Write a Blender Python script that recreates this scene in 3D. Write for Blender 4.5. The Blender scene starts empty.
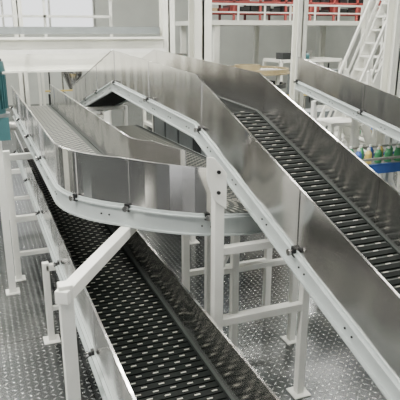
import bpy, bmesh, math, random
from mathutils import Vector
random.seed(4)
scene=bpy.context.scene
# ------------------------------------------------------------ materials
def newmat(name):
    m=bpy.data.materials.new(name); m.use_nodes=True
    nt=m.node_tree; b=nt.nodes['Principled BSDF']
    return m,nt,b
def simple(name,col,rough=.5,metal=0,noise=0.0,scale=6,spec=.5):
    m,nt,b=newmat(name)
    b.inputs['Roughness'].default_value=rough; b.inputs['Metallic'].default_value=metal
    b.inputs['Specular IOR Level'].default_value=spec
    tc=nt.nodes.new('ShaderNodeTexCoord'); n=nt.nodes.new('ShaderNodeTexNoise'); n.inputs['Scale'].default_value=scale
    n.inputs['Detail'].default_value=4
    nt.links.new(tc.outputs['Object'],n.inputs['Vector'])
    r=nt.nodes.new('ShaderNodeValToRGB')
    r.color_ramp.elements[0].position=.3; r.color_ramp.elements[1].position=.7
    r.color_ramp.elements[0].color=tuple(c*(1-noise) for c in col)+(1,)
    r.color_ramp.elements[1].color=tuple(min(1,c*(1+noise)) for c in col)+(1,)
    nt.links.new(n.outputs['Fac'],r.inputs['Fac']); nt.links.new(r.outputs['Color'],b.inputs['Base Color'])
    return m
def brushed(name,col,rough):
    m,nt,b=newmat(name)
    b.inputs['Metallic'].default_value=1
    b.inputs['Anisotropic'].default_value=.6
    tv=nt.nodes.new('ShaderNodeCombineXYZ'); tv.inputs[2].default_value=1; tv.inputs[0].default_value=.01
    nt.links.new(tv.outputs[0],b.inputs['Tangent'])
    tc=nt.nodes.new('ShaderNodeTexCoord'); mp=nt.nodes.new('ShaderNodeMapping'); mp.inputs['Scale'].default_value=(5,5,160)
    n=nt.nodes.new('ShaderNodeTexNoise'); n.inputs['Scale'].default_value=1; n.inputs['Detail'].default_value=3
    nt.links.new(tc.outputs['Object'],mp.inputs['Vector']); nt.links.new(mp.outputs['Vector'],n.inputs['Vector'])
    r=nt.nodes.new('ShaderNodeValToRGB')
    r.color_ramp.elements[0].position=.3; r.color_ramp.elements[1].position=.7
    r.color_ramp.elements[0].color=tuple(c*.93 for c in col)+(1,); r.color_ramp.elements[1].color=tuple(c for c in col)+(1,)
    nt.links.new(n.outputs['Fac'],r.inputs['Fac']); nt.links.new(r.outputs['Color'],b.inputs['Base Color'])
    b.inputs['Roughness'].default_value=rough
    # gentle sheet buckling running up the height of each sheet
    mp2=nt.nodes.new('ShaderNodeMapping'); mp2.inputs['Scale'].default_value=(2.4,2.4,.35)
    n2=nt.nodes.new('ShaderNodeTexNoise'); n2.inputs['Scale'].default_value=1.0; n2.inputs['Detail'].default_value=0
    nt.links.new(tc.outputs['Object'],mp2.inputs['Vector']); nt.links.new(mp2.outputs['Vector'],n2.inputs['Vector'])
    b2=nt.nodes.new('ShaderNodeBump'); b2.inputs['Strength'].default_value=.6; b2.inputs['Distance'].default_value=.06
    nt.links.new(n2.outputs['Fac'],b2.inputs['Height'])
    nt.links.new(b2.outputs['Normal'],b.inputs['Normal'])
    return m
STEEL=brushed('brushed_stainless',(.71,.695,.68),.185)
STEELB=brushed('brushed_stainless_darker',(.50,.49,.48),.2)
FRAME=simple('painted_frame_grey',(.50,.54,.53),.35,.15,.05)
WHITE=simple('painted_white',(.86,.86,.80),.4,0,.04)
CREAM=simple('painted_cream',(.80,.80,.72),.5,0,.05,3)
BLACK=simple('black_slat_plastic',(.005,.007,.006),.6,0,.2,30,.12)
GAP=simple('belt_bed_dark',(.012,.014,.013),.8,0,.2,30,.05)
PIN=simple('belt_pin_steel',(.46,.45,.39),.5,.2,.05,30,.3)
DKSL=simple('dark_grey_slat',(.04,.046,.043),.6,.1,.1,30,.2)
MIDSL=simple('mid_grey_slat',(.085,.092,.086),.6,.1,.1,30,.2)
GREYSL=simple('grey_roller',(.42,.41,.38),.35,.6,.1,30)
BOLT=simple('bolt_dark',(.04,.04,.04),.4,.8,.1,40)
RED=simple('rack_red',(.24,.045,.04),.5,0,.1)
TEAL=simple('motor_teal',(.05,.15,.16),.4,.1,.1)
BLUE=simple('blue_paint',(.05,.13,.42),.4,0,.1)
GREEN=simple('green_paint',(.07,.30,.13),.4,0,.1)
YEL=simple('yellow_paint',(.62,.48,.14),.45,0,.1)
BRASS=simple('turntable_tan',(.40,.33,.19),.4,.4,.1)
DARK=simple('dark_equipment',(.03,.033,.033),.5,.1,.2)
WALL=simple('wall_paint',(.60,.62,.57),.7,0,.05,1)
WALLD=simple('wall_contrast_dark',(.07,.08,.08),.6,0,.05,1)  # dark wall colour put in for contrast in the steel's reflections
CEIL=simple('ceiling_paint',(.13,.14,.13),.8,0,.05,1)
GREYM=simple('machine_grey',(.20,.22,.22),.45,.2,.08)
CARD=simple('cardboard',(.50,.36,.20),.8,0,.1)
def emis(name,col,s):
    m,nt,b=newmat(name); b.inputs['Emission Color'].default_value=col+(1,); b.inputs['Emission Strength'].default_value=s
    b.inputs['Base Color'].default_value=col+(1,); return m
LAMP=emis('added_tube_glow',(1,1,.95),26)  # glow of the added ceiling strips

def floor_mat():
    m,nt,b=newmat('diamond_plate')
    L=nt.links
    def M(op,a,b_=None,c=None):
        n=nt.nodes.new('ShaderNodeMath'); n.operation=op
        for i,x in enumerate((a,b_,c)):
            if x is None: continue
            if isinstance(x,(int,float)): n.inputs[i].default_value=x
            else: L.new(x,n.inputs[i])
        return n.outputs[0]
    tc=nt.nodes.new('ShaderNodeTexCoord'); sp=nt.nodes.new('ShaderNodeSeparateXYZ'); L.new(tc.outputs['Object'],sp.inputs[0])
    S=1/.070
    x=M('MULTIPLY',sp.outputs[0],S); y=M('MULTIPLY',sp.outputs[1],S)
    fx=M('SUBTRACT',M('FRACT',x),.5); fy=M('SUBTRACT',M('FRACT',y),.5)
    par=M('FLOORED_MODULO',M('ADD',M('FLOOR',x),M('FLOOR',y)),2)
    u=M('ABSOLUTE',M('ADD',fx,fy)); v=M('ABSOLUTE',M('SUBTRACT',fx,fy))
    inv=M('SUBTRACT',1,par)
    A=M('ADD',M('MULTIPLY',u,par),M('MULTIPLY',v,inv)); B=M('ADD',M('MULTIPLY',v,par),M('MULTIPLY',u,inv))
    d=M('ADD',M('MULTIPLY',A,1.0),M('MULTIPLY',B,3.2))
    mr=nt.nodes.new('ShaderNodeMapRange'); mr.interpolation_type='SMOOTHSTEP'
    L.new(d,mr.inputs['Value']); mr.inputs['From Min'].default_value=.40; mr.inputs['From Max'].default_value=.80
    mr.inputs['To Min'].default_value=1; mr.inputs['To Max'].default_value=0
    n=nt.nodes.new('ShaderNodeTexNoise'); n.inputs['Scale'].default_value=1.3; n.inputs['Detail'].default_value=6
    L.new(tc.outputs['Object'],n.inputs['Vector'])
    mix=nt.nodes.new('ShaderNodeMix'); mix.data_type='RGBA'
    L.new(mr.outputs['Result'],mix.inputs['Factor'])
    r=nt.nodes.new('ShaderNodeValToRGB'); r.color_ramp.elements[0].position=.35; r.color_ramp.elements[1].position=.65
    r.color_ramp.elements[0].color=(.085,.095,.097,1); r.color_ramp.elements[1].color=(.19,.195,.195,1)
    sx=M('ABSOLUTE',M('SUBTRACT',M('FRACT',M('MULTIPLY',sp.outputs[0],1/1.5)),.5)); sy=M('ABSOLUTE',M('SUBTRACT',M('FRACT',M('MULTIPLY',sp.outputs[1],1/2.4)),.5))
    seam=M('MAXIMUM',M('LESS_THAN',sx,.004),M('LESS_THAN',sy,.0025))
    mix2=nt.nodes.new('ShaderNodeMix'); mix2.data_type='RGBA'; L.new(seam,mix2.inputs['Factor']); mix2.inputs[7].default_value=(.03,.03,.03,1)
    L.new(n.outputs['Fac'],r.inputs['Fac']); L.new(r.outputs['Color'],mix.inputs[6]); mix.inputs[7].default_value=(.66,.67,.66,1)
    L.new(mix.outputs[2],mix2.inputs[6]); L.new(mix2.outputs[2],b.inputs['Base Color'])
    b.inputs['Metallic'].default_value=.8
    mr2=nt.nodes.new('ShaderNodeMapRange'); L.new(n.outputs['Fac'],mr2.inputs['Value']); mr2.inputs['To Min'].default_value=.10; mr2.inputs['To Max'].default_value=.34
    L.new(mr2.outputs['Result'],b.inputs['Roughness'])
    bp=nt.nodes.new('ShaderNodeBump'); bp.inputs['Strength'].default_value=.9; bp.inputs['Distance'].default_value=.009
    L.new(mr.outputs['Result'],bp.inputs['Height']); L.new(bp.outputs['Normal'],b.inputs['Normal'])
    return m
PLATE=floor_mat()

# ------------------------------------------------------------ mesh helpers
def empty(name):
    e=bpy.data.objects.new(name,None); scene.collection.objects.link(e); return e
class MB:
    def __init__(s): s.v=[];s.f=[];s.mi=[];s.mats=[];s.sm=[]
    def m(s,mat):
        if mat not in s.mats: s.mats.append(mat)
        return s.mats.index(mat)
    def add(s,vs,fs,mat,smooth=False):
        o=len(s.v); s.v+= [tuple(q) for q in vs]; k=s.m(mat)
        for f in fs: s.f.append(tuple(i+o for i in f)); s.mi.append(k); s.sm.append(smooth)
    def obox(s,c,t,n,u,dt,dn,du,mat):
        vs=[]
        for a in(-.5,.5):
            for b in(-.5,.5):
                for d in(-.5,.5): vs.append(c+t*(a*dt)+n*(b*dn)+u*(d*du))
        s.add(vs,[(0,1,3,2),(4,6,7,5),(0,4,5,1),(2,3,7,6),(0,2,6,4),(1,5,7,3)],mat)
    def box(s,x0,x1,y0,y1,z0,z1,mat):
        s.obox(Vector(((x0+x1)/2,(y0+y1)/2,(z0+z1)/2)),Vector((1,0,0)),Vector((0,1,0)),Vector((0,0,1)),x1-x0,y1-y0,z1-z0,mat)
    def tube(s,p,q,w,mat,h=None):
        p=Vector(p);q=Vector(q);t=(q-p); L=t.length; t.normalize()
        n=t.cross(Vector((0,0,1)))
        if n.length<.01: n=Vector((1,0,0))
        n.normalize(); u=n.cross(t)
        s.obox((p+q)/2,t,n,u,L,w,h or w,mat)
    def cyl(s,p,q,r,mat,seg=16,r2=None):
        p=Vector(p);q=Vector(q);t=(q-p).normalized()
        n=t.cross(Vector((0,0,1)))
        if n.length<.01: n=Vector((1,0,0))
        n.normalize(); u=n.cross(t); r2=r if r2 is None else r2
        vs=[];fs=[]
        for i in range(seg):
            a=2*math.pi*i/seg; d=n*math.cos(a)+u*math.sin(a)
            vs.append(p+d*r); vs.append(q+d*r2)
        for i in range(seg):
            j=(i+1)%seg; fs.append((2*i,2*j,2*j+1,2*i+1))
        s.add(vs,fs,mat,True)
        s.add([vs[2*i] for i in range(seg)],[tuple(range(seg))],mat); s.add([vs[2*i+1] for i in range(seg)],[tuple(range(seg))[::-1]],mat)
    def sweep(s,path,prof,mat,smooth=False):
        k=len(prof); vs=[];fs=[]
        for p,n in path:
            for a,b in prof: vs.append(p+n*a+Vector((0,0,b)))
        for i in range(len(path)-1):
            for j in range(k):
                j2=(j+1)%k
                fs.append((i*k+j,i*k+j2,(i+1)*k+j2,(i+1)*k+j))
        e=(len(path)-1)*k
        fs.append(tuple(range(k))[::-1]); fs.append(tuple(e+i for i in range(k)))
        s.add(vs,fs,mat)
    def obj(s,name,parent=None,bevel=0):
        me=bpy.data.meshes.new(name); me.from_pydata(s.v,[],s.f)
        for m in s.mats: me.materials.append(m)
        me.polygons.foreach_set('material_index',s.mi); me.polygons.foreach_set('use_smooth',s.sm)
        me.update()
        bm=bmesh.new(); bm.from_mesh(me); bmesh.ops.recalc_face_normals(bm,faces=bm.faces); bm.to_mesh(me); bm.free()
        o=bpy.data.objects.new(name,me); scene.collection.objects.link(o)
        if parent: o.parent=parent
        if bevel:
            b=o.modifiers.new('bevel','BEVEL'); b.width=bevel; b.segments=2; b.limit_method='ANGLE'
        return o
def rect(a0,a1,b0,b1): return [(a0,b0),(a1,b0),(a1,b1),(a0,b1)]

class Path:
    def __init__(s,pts):
        s.p=[Vector(q) for q in pts]; s.d=[0]
        for a,b in zip(s.p,s.p[1:]): s.d.append(s.d[-1]+(b-a).length)
        s.n=[]
        for i in range(len(s.p)):
            a=s.p[max(0,i-1)]; b=s.p[min(len(s.p)-1,i+1)]; t=(b-a); t.z=0; t.normalize()
            s.n.append(Vector((t.y,-t.x,0)))
        s.L=s.d[-1]
    def at(s,x):
        x=max(0,min(s.L-1e-6,x))
        lo,hi=0,len(s.d)-1
        while hi-lo>1:
            m=(lo+hi)//2
            if s.d[m]<=x: lo=m
            else: hi=m
        f=(x-s.d[lo])/(s.d[hi]-s.d[lo])
        p=s.p[lo].lerp(s.p[hi],f); n=s.n[lo].lerp(s.n[hi],f).normalized(); t=(s.p[hi]-s.p[lo]).normalized()
        return p,n,t
    def sub(s,a,b):
        out=[(s.at(a)[0],s.at(a)[1])]
        for i,d in enumerate(s.d):
            if a+1e-4<d<b-1e-4: out.append((s.p[i],s.n[i]))
        out.append((s.at(b)[0],s.at(b)[1])); return out

W=.35 # half width
def conveyor(name,path,top,bot,rail,joints,pitch,style,walls=None,steel=STEEL):
    root=empty(name)
    walls=walls or {1:(0,path.L),-1:(0,path.L)}
    for side,nm in((-1,'side_wall_left'),(1,'side_wall_right')):
        w=MB(); a,b=walls[side]
        js=[a]+[j for j in joints if a+.1<j<b-.1]+[b]
        for j0,j1 in zip(js,js[1:]):
            seg=path.sub(j0+.003,j1-.003)
            w.sweep(seg,rect(side*W,side*(W+.006),-bot,top),steel)
            w.sweep(seg,rect(side*(W-.001),side*(W+.016),top-.006,top+.006),steel)
        for j in js[1:-1]:
            p,n,t=path.at(j)
            w.obox(p+n*side*(W+.009)+Vector((0,0,(top-bot)/2)),t,n,Vector((0,0,1)),.035,.006,top+bot-.02,steel)
        w.obj(nm,root)
        k=MB()
        for j in js:
            jj=min(max(j,a+.03),b-.03)
            p,n,t=path.at(jj); c=p+Vector((0,0,-bot+.01))
            q=c+n*side*(W+.012)
            k.obox(q+n*side*.012,t,n,Vector((0,0,1)),.045,.02,.065,BOLT)
            k.cyl(q,q+n*side*.055,.019,BOLT,10)
            k.cyl(q+n*side*.045,q+n*side*.062,.026,STEELB,10)
        k.obj('clamp_bolts_'+('left' if side<0 else 'right'),root)
        r=MB(); z1=-bot; z0=-bot-rail
        full=path.sub(0,path.L)
        r.sweep(full,rect(side*(W-.0),side*(W+.012),z0,z1+.03),FRAME)
        r.sweep(full,rect(side*(W+.012),side*(W+.035),z0,z0+.014),FRAME)
        r.sweep(full,rect(side*(W+.012),side*(W+.035),z1-.004,z1+.008),FRAME)
        x=.3
        while x<path.L-.2:
            p,n,t=path.at(x)
            for dx in(-.04,.04):
                c=p+t*dx+n*side*(W+.012)+Vector((0,0,(z0+z1)/2)); r.cyl(c,c+n*side*.008,.008,BOLT,6)
            x+=.62
        r.obj('side_rail_'+('left' if side<0 else 'right'),root)
    b=MB(); full=path.sub(0,path.L)
    b.sweep(full,rect(-W+.004,W-.004,-.05,-.022),GAP)
    b.sweep(full,rect(-W+.02,W-.02,-bot-rail+.03,-bot-rail+.045),GAP)
    b.sweep(full,rect(-W,-W+.022,-.03,.012),DKSL); b.sweep(full,rect(W-.022,W,-.03,.012),DKSL)
    b.obj('belt_bed',root)
    s=MB(); x=pitch/2; i=0
    while x<path.L:
        p,n,t=path.at(x); u=n.cross(t); 
        if u.z<0:u=-u
        off=.0 if i%2 else .5
        if style=='dash':
            s.obox(p-u*.008,t,n,u,pitch*.80,2*W-.06,.022,BLACK)
            for k in range(5):
                lat=-W+.06+(k+off)*(2*W-.1)/5+.02
                if abs(lat)>W-.06: continue
                s.obox(p+n*lat+u*.004,t,n,u,.009,.038,.004,PIN)
        elif style=='slat':
            s.obox(p-u*.012,t,n,u,pitch*.92,2*W-.05,.02,BLACK)
            for k in range(2):
                ww=(2*W-.05)/2; lat=-W+.025+ww*(k+.5)
                s.obox(p+n*lat-u*.004,t,n,u,pitch*.58,ww-.012,.026,BLACK)
            s.obox(p+t*pitch*.42-u*.002,t,n,u,pitch*.12,2*W-.06,.012,MIDSL)
            for k in range(4):
                lat=-W+.07+(k+off)*(2*W-.1)/4
                if abs(lat)>W-.05: continue
                s.obox(p+n*lat+t*pitch*.42+u*.003,t,n,u,.008,.045,.006,PIN)
        else:
            s.obox(p-u*.008,t,n,u,pitch*.72,2*W-.05,.022,MIDSL)
            for k in range(5):
                lat=-W+.05+(k+off)*(2*W-.1)/5
                if abs(lat)>W-.06: continue
                s.obox(p+n*lat+u*.004,t,n,u,.014,.05,.006,PIN)
        x+=pitch; i+=1
    s.obj('belt_slats',root)
    c=MB(); x=.25
    while x<path.L:
        p,n,t=path.at(x)
        c.obox(p-Vector((0,0,bot+rail*.5)),t,n,Vector((0,0,1)),.05,2*W-.01,.05,FRAME); x+=1.0
    c.obj('cross_members',root)
    return root

TB=.40
def btop(y):
    if y<5.37: return 2.964-.315*(5.37-y)
    if y<9.1: return 2.964+(y-5.37)*.033
    return 3.09-.22*(y-9.1)
ptsB=[(2.43,y,btop(y)-TB) for y in (-1.2,5.25,5.37,5.5,9.0,9.1,9.2,13.3)]
pB=Path(ptsB)
jB=[2.3,4.75,6.75,8.6,10.5,12,13.2]
B=conveyor('inclined_belt_conveyor',pB,TB,.10,.14,jB,.075,'slat')
pC=Path([(.97,-1.5,1.14),(.97,11.5,1.14)])
C=conveyor('straight_belt_conveyor',pC,.36,.06,.13,[1.6,3.4,5.2,7,8.8,10.6],.066,'dash')
cx,cy=1.79,5.3; Rm=.82
pts=[(.97,11.2,2.0),(.97,cy+.02,2.0)]
N=36
arc0=11.2-cy
for i in range(0,N+1):
    a=math.pi+math.pi*i/N
    x=cx+Rm*math.cos(a); y=cy+Rm*math.sin(a)
    z=2.0 if i<10 else 2.0-.30*min(1,(i-10)/22)**1.1
    pts.append((x,y,z))
pts.append((cx+Rm,11.0,1.55))
pU=Path(pts)
def ulen(i): return arc0+math.pi*Rm*i/N
U=conveyor('curved_belt_conveyor',pU,.40,.02,.16,[1.6,3.2,4.7,ulen(5),ulen(10.5)],.06,'grey',walls={1:(0,ulen(17.5)),-1:(0,ulen(17.5))})

# ------------------------------------------------------------ supports
def foot(m,x,y): m.box(x-.09,x+.09,y-.09,y+.09,0,.015,WHITE)
def post(m,x,y,z,w=.085):
    m.tube((x,y,0),(x,y,z),w,WHITE); foot(m,x,y)
e=MB(); post(e,.395,3.37,1.845,.09)
e.tube((.36,3.315,1.77),(1.16,4.54,1.77),.09,WHITE)
e.tube((.40,3.37,.55),(.56,3.37,.55),.07,WHITE)
e.obj('cantilever_support_stand',None,.006)
g=MB(); post(g,1.74,4.02,2.2,.085)
g.tube((1.74,4.02,1.45),(2.04,4.45,1.45),.07,WHITE)
g.tube((1.74,4.02,.95),(2.62,4.02,.95),.07,WHITE)
post(g,2.62,4.02,1.75,.075)
g.tube((1.74,4.02,1.62),(2.62,4.02,1.62),.07,WHITE)
pl=[(-.055,-.12),(.055,-.2),(.055,.10),(.0,.17),(-.06,.24),(-.12,.25),(-.12,.05)]
vs=[Vector((1.74+a,3.965,2.2+b)) for a,b in pl]+[Vector((1.74+a,3.975,2.2+b)) for a,b in pl]
k=len(pl); g.add(vs,[tuple(range(k))[::-1],tuple(range(k,2*k))]+[(i,(i+1)%k,k+(i+1)%k,k+i) for i in range(k)],WHITE)
for b in(-.05,.12): g.cyl((1.72,3.95,2.2+b),(1.72,3.966,2.2+b),.016,BOLT,8)
g.obj('support_post_frame',None,.005)
def portal(name,y,xs,ztop,rungs,w=.075):
    m=MB()
    for x in xs: post(m,x,y,ztop,w)
    m.tube((xs[0],y,ztop-.03),(xs[-1],y,ztop-.03),w,WHITE)
    for z in rungs: m.tube((xs[0],y,z),(xs[-1],y,z),w*.8,WHITE)
    return m.obj(name,None,.005)
portal('conveyor_support_frame',4.9,(2.03,2.32,3.05),1.50,(.45,1.0))
portal('conveyor_support_frame',5.6,(2.03,3.1),1.50,(.7,))
portal('conveyor_support_frame',8.2,(2.0,3.1),1.40,(.6,))
portal('conveyor_support_frame',2.2,(2.06,2.8),1.22,(.5,))
portal('conveyor_support_frame',11.4,(2.03,2.83),1.9,(1.0,))
for y in(7.75,10.6):
    m=MB(); post(m,.28,y,1.86,.085); post(m,1.62,y,1.86,.085)
    m.tube((.28,y,1.77),(1.62,y,1.77),.08,WHITE); m.tube((.28,y,.90),(1.62,y,.90),.08,WHITE)
    m.tube((.28,y,.38),(1.62,y,.38),.06,WHITE)
    m.obj('double_level_support_frame',None,.005)
for y in(5.9,1.2):
    m=MB(); post(m,.5,y,.96,.07); post(m,1.42,y,.96,.07); m.tube((.5,y,.9),(1.42,y,.9),.07,WHITE); m.tube((.5,y,.4),(1.42,y,.4),.05,WHITE)
    m.obj('low_support_frame',None,.005)
# gear motor (vertical, finned) on stand at left
m=MB(); x,y,z=.17,7.35,2.42
m.cyl((x,y,z),(x,y,z+.5),.145,TEAL,28)
for i in range(28):
    a=2*math.pi*i/28; d=Vector((math.cos(a),math.sin(a),0)); m.obox(Vector((x,y,z+.26))+d*.16,Vector((0,0,1)),d.cross(Vector((0,0,1))),d,.40,.010,.04,TEAL)
m.cyl((x,y,z+.5),(x,y,z+.62),.185,TEAL,28,.165); m.cyl((x,y,z+.62),(x,y,z+.65),.15,DARK,24)
m.cyl((x,y,z-.04),(x,y,z),.19,GREYM,24); m.box(x-.15,x+.16,y-.16,y+.16,z-.32,z-.04,TEAL)
m.cyl((x+.16,y,z-.18),(x+.24,y,z-.18),.05,GREYSL,14); m.box(x-.08,x+.08,y-.25,y-.14,z+.15,z+.32,TEAL)
m.tube((x,y,0),(x,y,z-.3),.09,WHITE); foot(m,x,y)
m.obj('gear_motor_on_stand')
m=MB(); m.box(3.3,4.3,8.6,11,.12,2.1,DARK)  # dark cabinet added to stand in for shade inside the curve
for i in range(3): m.box(3.28,3.3,8.7+i*.75,9.35+i*.75,.3,1.9,GREYM); m.box(3.26,3.28,8.8+i*.75,8.83+i*.75,1,1.3,BOLT)
m.box(3.4,4.2,8.55,8.6,.3,1.9,GREYM); m.box(3.5,3.9,8.53,8.55,1.4,1.7,BLUE)
for x in(3.4,4.2):
    for y in(8.7,10.9): m.cyl((x,y,0),(x,y,.13),.04,BOLT,10)
m.cyl((3.7,9.2,2.1),(3.7,9.2,2.25),.03,YEL,10); m.obj('added_dark_cabinet',None,.006)

# ------------------------------------------------------------ room
def plane_obj(name,x0,x1,y0,y1,z0,z1,mat):
    m=MB(); m.box(x0,x1,y0,y1,z0,z1,mat); return m.obj(name)
plane_obj('floor',-9,18,-7,28,-.1,0,PLATE)
m=MB()
m.box(-9,18,28,28.2,0,3.4,WALL); m.box(-9,18,28,28.2,6.8,8,WALL)
for a,b in((-9,-7.8),(-1.4,-.6),(5.6,18)): m.box(a,b,28,28.2,3.4,6.8,WALL)
m.obj('wall_back')
for i,(a,b) in enumerate(((-7.8,-1.4),(-.6,5.6))):
    m=MB(); n=3
    for k in range(n+1): x=a+(b-a)*k/n; m.box(x-.05,x+.05,28.0,28.15,3.4,6.8,WHITE)
    for z in(3.44,5.1,6.76): m.box(a,b,28.0,28.15,z-.04,z+.04,WHITE)
    m.obj('added_window_%d'%(i+1))
m=MB(); m.box(-9.2,-9,-7,28.2,0,1.6,WALLD); m.box(-9.2,-9,-7,28.2,1.6,3.2,WALLD); m.box(-9.2,-9,-7,28.2,6.4,8,WALL)
for k in range(7): y=-5+k*5.4; m.box(-9.2,-9,y,y+.8,3.2,6.4,WALL)
m.box(-9.2,-9,-7,-5,3.2,6.4,WALL)
m.obj('wall_left')
for k in range(6):  # unseen windows added for bright, contrasty reflections in the steel
    y0=-5+k*5.4+.8; y1=y0+4.6; m=MB()
    for j in range(4): y=y0+(y1-y0)*j/3; m.box(-9.18,-9.02,y-.05,y+.05,3.2,6.4,WHITE)
    for z in(3.24,4.8,6.36): m.box(-9.18,-9.02,y0,y1,z-.04,z+.04,WHITE)
    m.obj('added_window_%d'%(k+3))
m=MB(); m.box(-9.2,18.2,-7.2,-7,6.2,8,WALL)  # unseen wall added to cut fill; openings put bright reflections in the steel
for a,b in((-9.2,-7.5),(-3.6,-2.6),(1.2,3.0),(8,18.2)): m.box(a,b,-7.2,-7,0,6.2,WALLD)
m.box(-7.5,-3.6,-7.2,-7,0,2.4,WALLD); m.box(3.0,8,-7.2,-7,0,2.6,WALLD)
m.obj('added_wall_front')
plane_obj('wall_right',18,18.2,-7,28.2,0,8,WALL)
plane_obj('ceiling',-9.2,18.2,-7.2,28.2,8,8.2,CEIL)
for i,yy in enumerate((1,4.5,8,11.5,15,19,24)):  # unseen fixtures added so the steel reflects bright strips
    for j,xx in enumerate((-5,-1,3,7,13)):
        m=MB(); m.box(xx-1.3,xx+1.3,yy-.2,yy+.2,7.5,7.56,WHITE)
        for o in(-.1,.1): m.cyl((xx-1.25,yy+o,7.47),(xx+1.25,yy+o,7.47),.035,LAMP,8)
        for o in(-1,1): m.cyl((xx+o,yy,7.56),(xx+o,yy,7.995),.01,BOLT,6)
        m.obj('added_tube_fixture')

# ------------------------------------------------------------ overhead beams and columns
def column(x,y,w,z1=7.99):
    m=MB(); 
    m.box(x-w/2,x+w/2,y-w/2,y-w/2+w*.14,0,z1,CREAM); m.box(x-w/2,x+w/2,y+w/2-w*.14,y+w/2,0,z1,CREAM)
    m.box(x-w*.07,x+w*.07,y-w/2,y+w/2,0,z1,CREAM); m.box(x-w*.7,x+w*.7,y-w*.7,y+w*.7,0,.03,CREAM)
    m.obj('steel_column')
column(3.95,11.95,.26); column(5.0,12.7,.42); column(5.2,8.6,.18); column(-3.3,12.0,.3)
column(6.1,7.25,.24); column(1.5,20,.3); column(11,14.3,.3)
m=MB()
m.box(-3.1,3.79,11.75,11.78,2.62,3.22,CREAM)
m.box(-3.1,3.79,11.65,11.9,3.22,3.26,CREAM); m.box(-3.1,3.79,11.65,11.9,2.60,2.64,CREAM)
m.box(-3.1,3.79,11.95,12.05,3.32,3.46,GREYM)
m.tube((-3.1,11.3,3.0),(3.7,11.3,3.0),.07,WHITE)
for x in(-2,-.5,1,2.5,3.6): m.tube((x,11.3,2.98),(x,11.7,2.98),.06,WHITE)
for x in(-2.9,3.6): m.tube((x,11.77,0),(x,11.77,2.6),.14,CREAM)
m.obj('crossing_girder')
m=MB()
for z in(3.7,4.2): m.tube((-3,14,z),(3.2,14,z),.06,WHITE)
for i in range(5): m.tube((-3+i*1.55,14,3.0),(-3+i*1.55,14,4.2),.06,WHITE)
m.box(-3,3.2,13.9,16,2.9,3.0,CREAM)
for x in(-2.8,3.0):
    for y in (14.1,15.8): m.tube((x,y,0),(x,y,2.9),.15,WHITE)
m.obj('walkway_platform')
m=MB(); m.box(7.2,17,17.4,21,3.55,3.7,CREAM)
for x in(7.5,10.6,13.7,16.7):
    for y in(17.6,20.8): m.tube((x,y,0),(x,y,3.55),.18,CREAM)
m.tube((7.2,17.45,4.2),(17,17.45,4.2),.05,WHITE); m.tube((7.2,17.45,3.95),(17,17.45,3.95),.04,WHITE)
for i in range(11): m.tube((7.25+i*.97,17.45,3.7),(7.25+i*.97,17.45,4.2),.05,WHITE)
m.obj('mezzanine')
m=MB()
for x in [7.4+i*1.0 for i in range(10)]:
    for y in(18.2,19.4): m.tube((x,y,3.7),(x,y,5.6),.07,RED)
for z in(3.95,4.3,4.65,5.0,5.4):
    for y in(18.2,19.4): m.tube((7.4,y,z),(16.4,y,z),.07,RED)
    m.box(7.4,16.4,18.2,19.4,z,z+.02,DARK)
    for i in range(22):
        if random.random()<.85:
            x=7.5+i*.4; m.box(x,x+.34,18.3,18.9,z+.02,z+.02+random.uniform(.12,.25),random.choice([RED,DARK,DARK,CARD,RED]))
m.obj('storage_rack')
m=MB(); tx,ty,tz=6.5,13.2,2.35
def ring(m,x,y,r0,r1,z0,z1,mat,seg=48):
    vs=[];fs=[]
    for i in range(seg):
        a=2*math.pi*i/seg; c,s_=math.cos(a),math.sin(a)
        vs+=[(x+r0*c,y+r0*s_,z0),(x+r1*c,y+r1*s_,z0),(x+r1*c,y+r1*s_,z1),(x+r0*c,y+r0*s_,z1)]
    for i in range(seg):
        j=(i+1)%seg
        for k in range(4): k2=(k+1)%4; fs.append((4*i+k,4*i+k2,4*j+k2,4*j+k))
    m.add(vs,fs,mat)
ring(m,tx,ty,1.0,1.05,tz,tz+.12,BRASS); ring(m,tx,ty,.02,1.0,tz,tz+.04,GREYM); ring(m,tx,ty,1.04,1.10,tz+.0,tz+.03,BRASS)
for i in range(36):
    a=2*math.pi*i/36; d=Vector((math.cos(a),math.sin(a),0)); o=Vector((tx,ty,tz+.05)); m.cyl(o+d*.35,o+d*.98,.025,GREYSL,8)
m.cyl((tx,ty,0),(tx,ty,tz),.2,GREYM,20); ring(m,tx,ty,.25,.33,tz+.04,tz+.2,BRASS)
ring(m,tx,ty,.9,1.0,tz-.35,tz-.25,DARK)
for i in range(6):
    a=i*math.pi/3; m.tube((tx+.9*math.cos(a),ty+.9*math.sin(a),0),(tx+.9*math.cos(a),ty+.9*math.sin(a),tz),.07,CREAM)
m.obj('accumulating_turntable')
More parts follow.
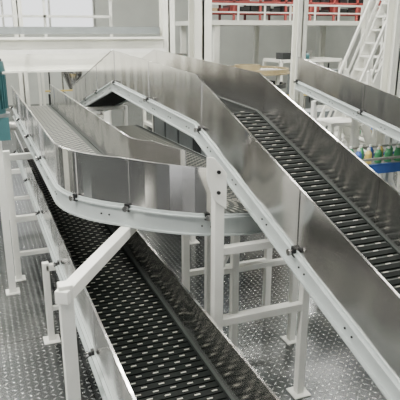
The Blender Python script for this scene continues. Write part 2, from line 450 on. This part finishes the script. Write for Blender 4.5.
def machine(x,y,w,d,h,seed):
    rr=random.Random(seed); m=MB()
    for a in(0,1):
        for b in(0,1): m.tube((x+a*w,y+b*d,0),(x+a*w,y+b*d,h),.08,CREAM)
    for z in(.75,h):
        m.tube((x,y,z),(x+w,y,z),.08,CREAM); m.tube((x,y+d,z),(x+w,y+d,z),.08,CREAM)
        m.tube((x,y,z),(x,y+d,z),.08,CREAM); m.tube((x+w,y,z),(x+w,y+d,z),.08,CREAM)
    m.box(x+.08,x+w-.08,y+.08,y+d-.08,.15,.72,DARK); m.box(x+.04,x+w-.04,y+.04,y+d-.04,.76,.82,STEELB)
    n=int(w/.35)
    for i in range(n):
        q=x+.25+i*(w-.4)/max(1,n-1)
        m.cyl((q,y+d*.4,.82),(q,y+d*.4,1.35+.2*rr.random()),.07,rr.choice([STEELB,GREYM,DARK]),12)
        m.cyl((q,y+d*.4,1.5),(q,y+d*.4,h-.1),.025,rr.choice([STEELB,BOLT]),8)
    m.cyl((x+w*.5,y+d*.6,h*.6),(x+w*.5,y+d*.6,h*.8),.12,STEELB,20,.32); m.cyl((x+w*.5,y+d*.6,h*.8),(x+w*.5,y+d*.6,h+.25),.32,STEELB,20)
    m.box(x+w-.5,x+w-.1,y-.12,y+.02,1.2,1.75,GREYM); m.box(x+w-.45,x+w-.15,y-.13,y-.12,1.45,1.7,BLUE)
    m.box(x+.1,x+.5,y+.1,y+.5,h,h+.22,rr.choice([TEAL,DARK,GREYM])); m.cyl((x+.7,y+.3,h+.1),(x+1.05,y+.3,h+.1),.1,TEAL,14)
    m.tube((x,y,h*.62),(x+w,y,h*.62),.05,YEL)
    m.obj('filling_machine')
machine(8.1,14.3,2.0,1.0,2.55,1); machine(12.4,14,2.2,1.1,2.7,2); machine(4.6,15.2,1.8,1,2.5,3); machine(-2.5,17.6,2.4,1.1,2.7,4); machine(1.9,17.8,2.0,1.1,2.6,5)
m=MB()
for i,(z,r,mt) in enumerate(((4.35,.06,CREAM),(4.6,.04,STEELB),(4.95,.09,GREYM))): 
    m.cyl((-8,13.1+.2*i,z),(16,13.1+.2*i,z),r,mt,12)
for x in(-6,-2,2,7,12): m.cyl((x,13.3,4.3),(x,13.3,7.995),.015,BOLT,6); m.tube((x,13.0,4.28),(x,13.6,4.28),.04,BOLT)
m.obj('overhead_pipes')
pD=Path([(5.32,y,2.98-.16*(8.25-y)-.38) for y in(2.0,8.25)])
D=conveyor('inclined_belt_conveyor.001',pD,.38,.02,.12,[1.5,3,4.5],.075,'slat',steel=STEELB,walls={-1:(0,6.3),1:(0,3.0)})
portal('conveyor_support_frame',7.6,(4.93,5.72),2.33,(1.0,))
portal('conveyor_support_frame',3.2,(4.93,5.72),1.6,(.7,))
def stairs(name,p0,p1,width,axis,n,rail=True):
    p0=Vector(p0);p1=Vector(p1); w=Vector((0,1,0)) if axis=='y' else Vector((1,0,0))
    m=MB()
    for sd in(-1,1):
        o=w*(sd*width/2); m.tube(p0+o,p1+o,.05,WHITE,.14)
        if rail:
            up=Vector((0,0,.85)); m.tube(p0+o+up,p1+o+up,.045,WHITE); m.tube(p0+o+up*.5,p1+o+up*.5,.035,WHITE)
            for f in(0.02,.25,.5,.75,.98): q=p0.lerp(p1,f)+o; m.tube(q,q+up,.04,WHITE)
    h=(p1-p0); h.z=0; h.normalize()
    for i in range(n):
        q=p0.lerp(p1,(i+.6)/n); m.obox(q,h,w,Vector((0,0,1)),.2,width,.035,WHITE)
    return m
m=stairs('x',(6.0,9.2,0),(7.75,9.2,4.0),.75,'y',16)
m.box(7.7,9.6,8.7,9.7,3.95,4.02,CREAM)
for x in(7.8,9.5):
    for y in(8.75,9.65): m.tube((x,y,0),(x,y,5),.06,WHITE)
m.tube((7.8,8.75,4.9),(9.5,8.75,4.9),.05,WHITE); m.tube((7.8,8.75,4.5),(9.5,8.75,4.5),.05,WHITE)
m.obj('access_staircase')
m=stairs('y',(6.9,8.0,0),(5.98,8.0,1.9),.6,'y',8)
m.box(5.35,5.98,7.72,8.3,1.88,1.93,WHITE)
for x in(5.4,5.92):
    for y in(7.76,8.26): m.tube((x,y,0),(x,y,1.9),.05,WHITE)
m.obj('step_ladder_platform')
def lowline(name,x0,x1,y,z,colr,goods=True):
    m=MB()
    for o in(-.3,.3): m.box(x0,x1,y+o-.02,y+o+.02,z-.10,z+.03,colr)
    x=x0+.06
    while x<x1: m.cyl((x,y-.28,z-.01),(x,y+.28,z-.01),.025,GREYSL,8); x+=.09
    x=x0+.2
    while x<x1:
        for o in(-.3,.3): m.tube((x,y+o,0),(x,y+o,z-.1),.05,FRAME)
        x+=1.1
    for o in(-.36,.36): m.tube((x0,y+o,z+.12),(x1,y+o,z+.12),.03,GREYSL)
    x=x0+.2
    while x<x1:
        for o in(-.36,.36): m.tube((x,y+o,z-.05),(x,y+o,z+.12),.02,GREYSL)
        x+=.8
    x=x0+.25; k=0
    while x<x1-.3:
        for dy in(-.14,.04):
            c=[GREEN,GREEN,BLUE,GREEN,YEL][k%5]; k+=1
            m.cyl((x,y+dy,z+.015),(x,y+dy,z+.15),.05,c,12); m.cyl((x,y+dy,z+.15),(x,y+dy,z+.2),.05,c,12,.02); m.cyl((x,y+dy,z+.2),(x,y+dy,z+.23),.022,WHITE,10)
        x+=.17
    m.obj(name)
lowline('roller_conveyor',4.4,11,6.4,1.6,BLUE)
lowline('roller_conveyor',4.6,9,4.6,1.0,BLUE)
lowline('roller_conveyor',8.2,14,11.2,.9,GREYM)
def cabinet(x,y,w,d,h,mat=CREAM):
    m=MB(); m.box(x,x+w,y,y+d,.1,h,mat); m.box(x+.03,x+w-.03,y+.03,y+d-.03,0,.1,DARK)
    n=max(1,int(w/.6))
    for i in range(n):
        a=x+w*i/n; b=x+w*(i+1)/n
        m.box(a+.02,b-.02,y-.02,y,.16,h-.05,mat); m.box(b-.10,b-.07,y-.04,y-.02,h*.5,h*.5+.18,BOLT)
        m.box(a+.1,a+.3,y-.03,y-.02,h-.45,h-.25,DARK)
    m.obj('control_cabinet',None,.005)
cabinet(8.6,12.7,1.2,.5,2.0); cabinet(9.9,16.4,1.8,.6,2.1,GREYM); cabinet(-1.5,13.0,1.8,.6,2.0,GREYM); cabinet(-5,9,1.2,.6,1.9)
cabinet(12.0,9.4,1.2,.6,2.0); cabinet(6.3,10.4,1.0,.5,1.7,GREYM)
m=MB()
m.box(-4,-1.2,5.6,6.6,.5,.56,GREYM); 
for x in(-3.9,-1.3):
    for y in(5.7,6.5): m.tube((x,y,0),(x,y,.5),.07,WHITE)
m.obj('work_table')

# ------------------------------------------------------------ lights
def area(name,loc,size,sy,e,rot=(0,0,0),col=(1,.975,.92)):
    l=bpy.data.lights.new(name,'AREA'); l.shape='RECTANGLE'; l.size=size; l.size_y=sy; l.energy=e; l.color=col
    o=bpy.data.objects.new(name,l); o.location=loc; o.rotation_euler=rot; scene.collection.objects.link(o)
for i,(x,y,e) in enumerate(((-3,2.7,620),(3,3,340),(1,9.7,640),(8,9.7,560),(3,17,560),(12,17,560),(-5,8,450))):  # area lamps added under the ceiling as fill
    area('ceiling_fill_%d'%i,(x,y,7.3),2.6,.7,e)
w=bpy.data.worlds.new('World'); scene.world=w; w.use_nodes=True
w.node_tree.nodes['Background'].inputs[0].default_value=(.97,.985,1,1); w.node_tree.nodes['Background'].inputs[1].default_value=2.1
cam=bpy.data.cameras.new('Camera'); co=bpy.data.objects.new('Camera',cam); scene.collection.objects.link(co)
co.location=(0,0,3.4); co.rotation_euler=(math.radians(90-16.9),0,math.radians(-21.5))
cam.sensor_width=36; cam.lens=36*560/400; cam.clip_end=200
scene.camera=co
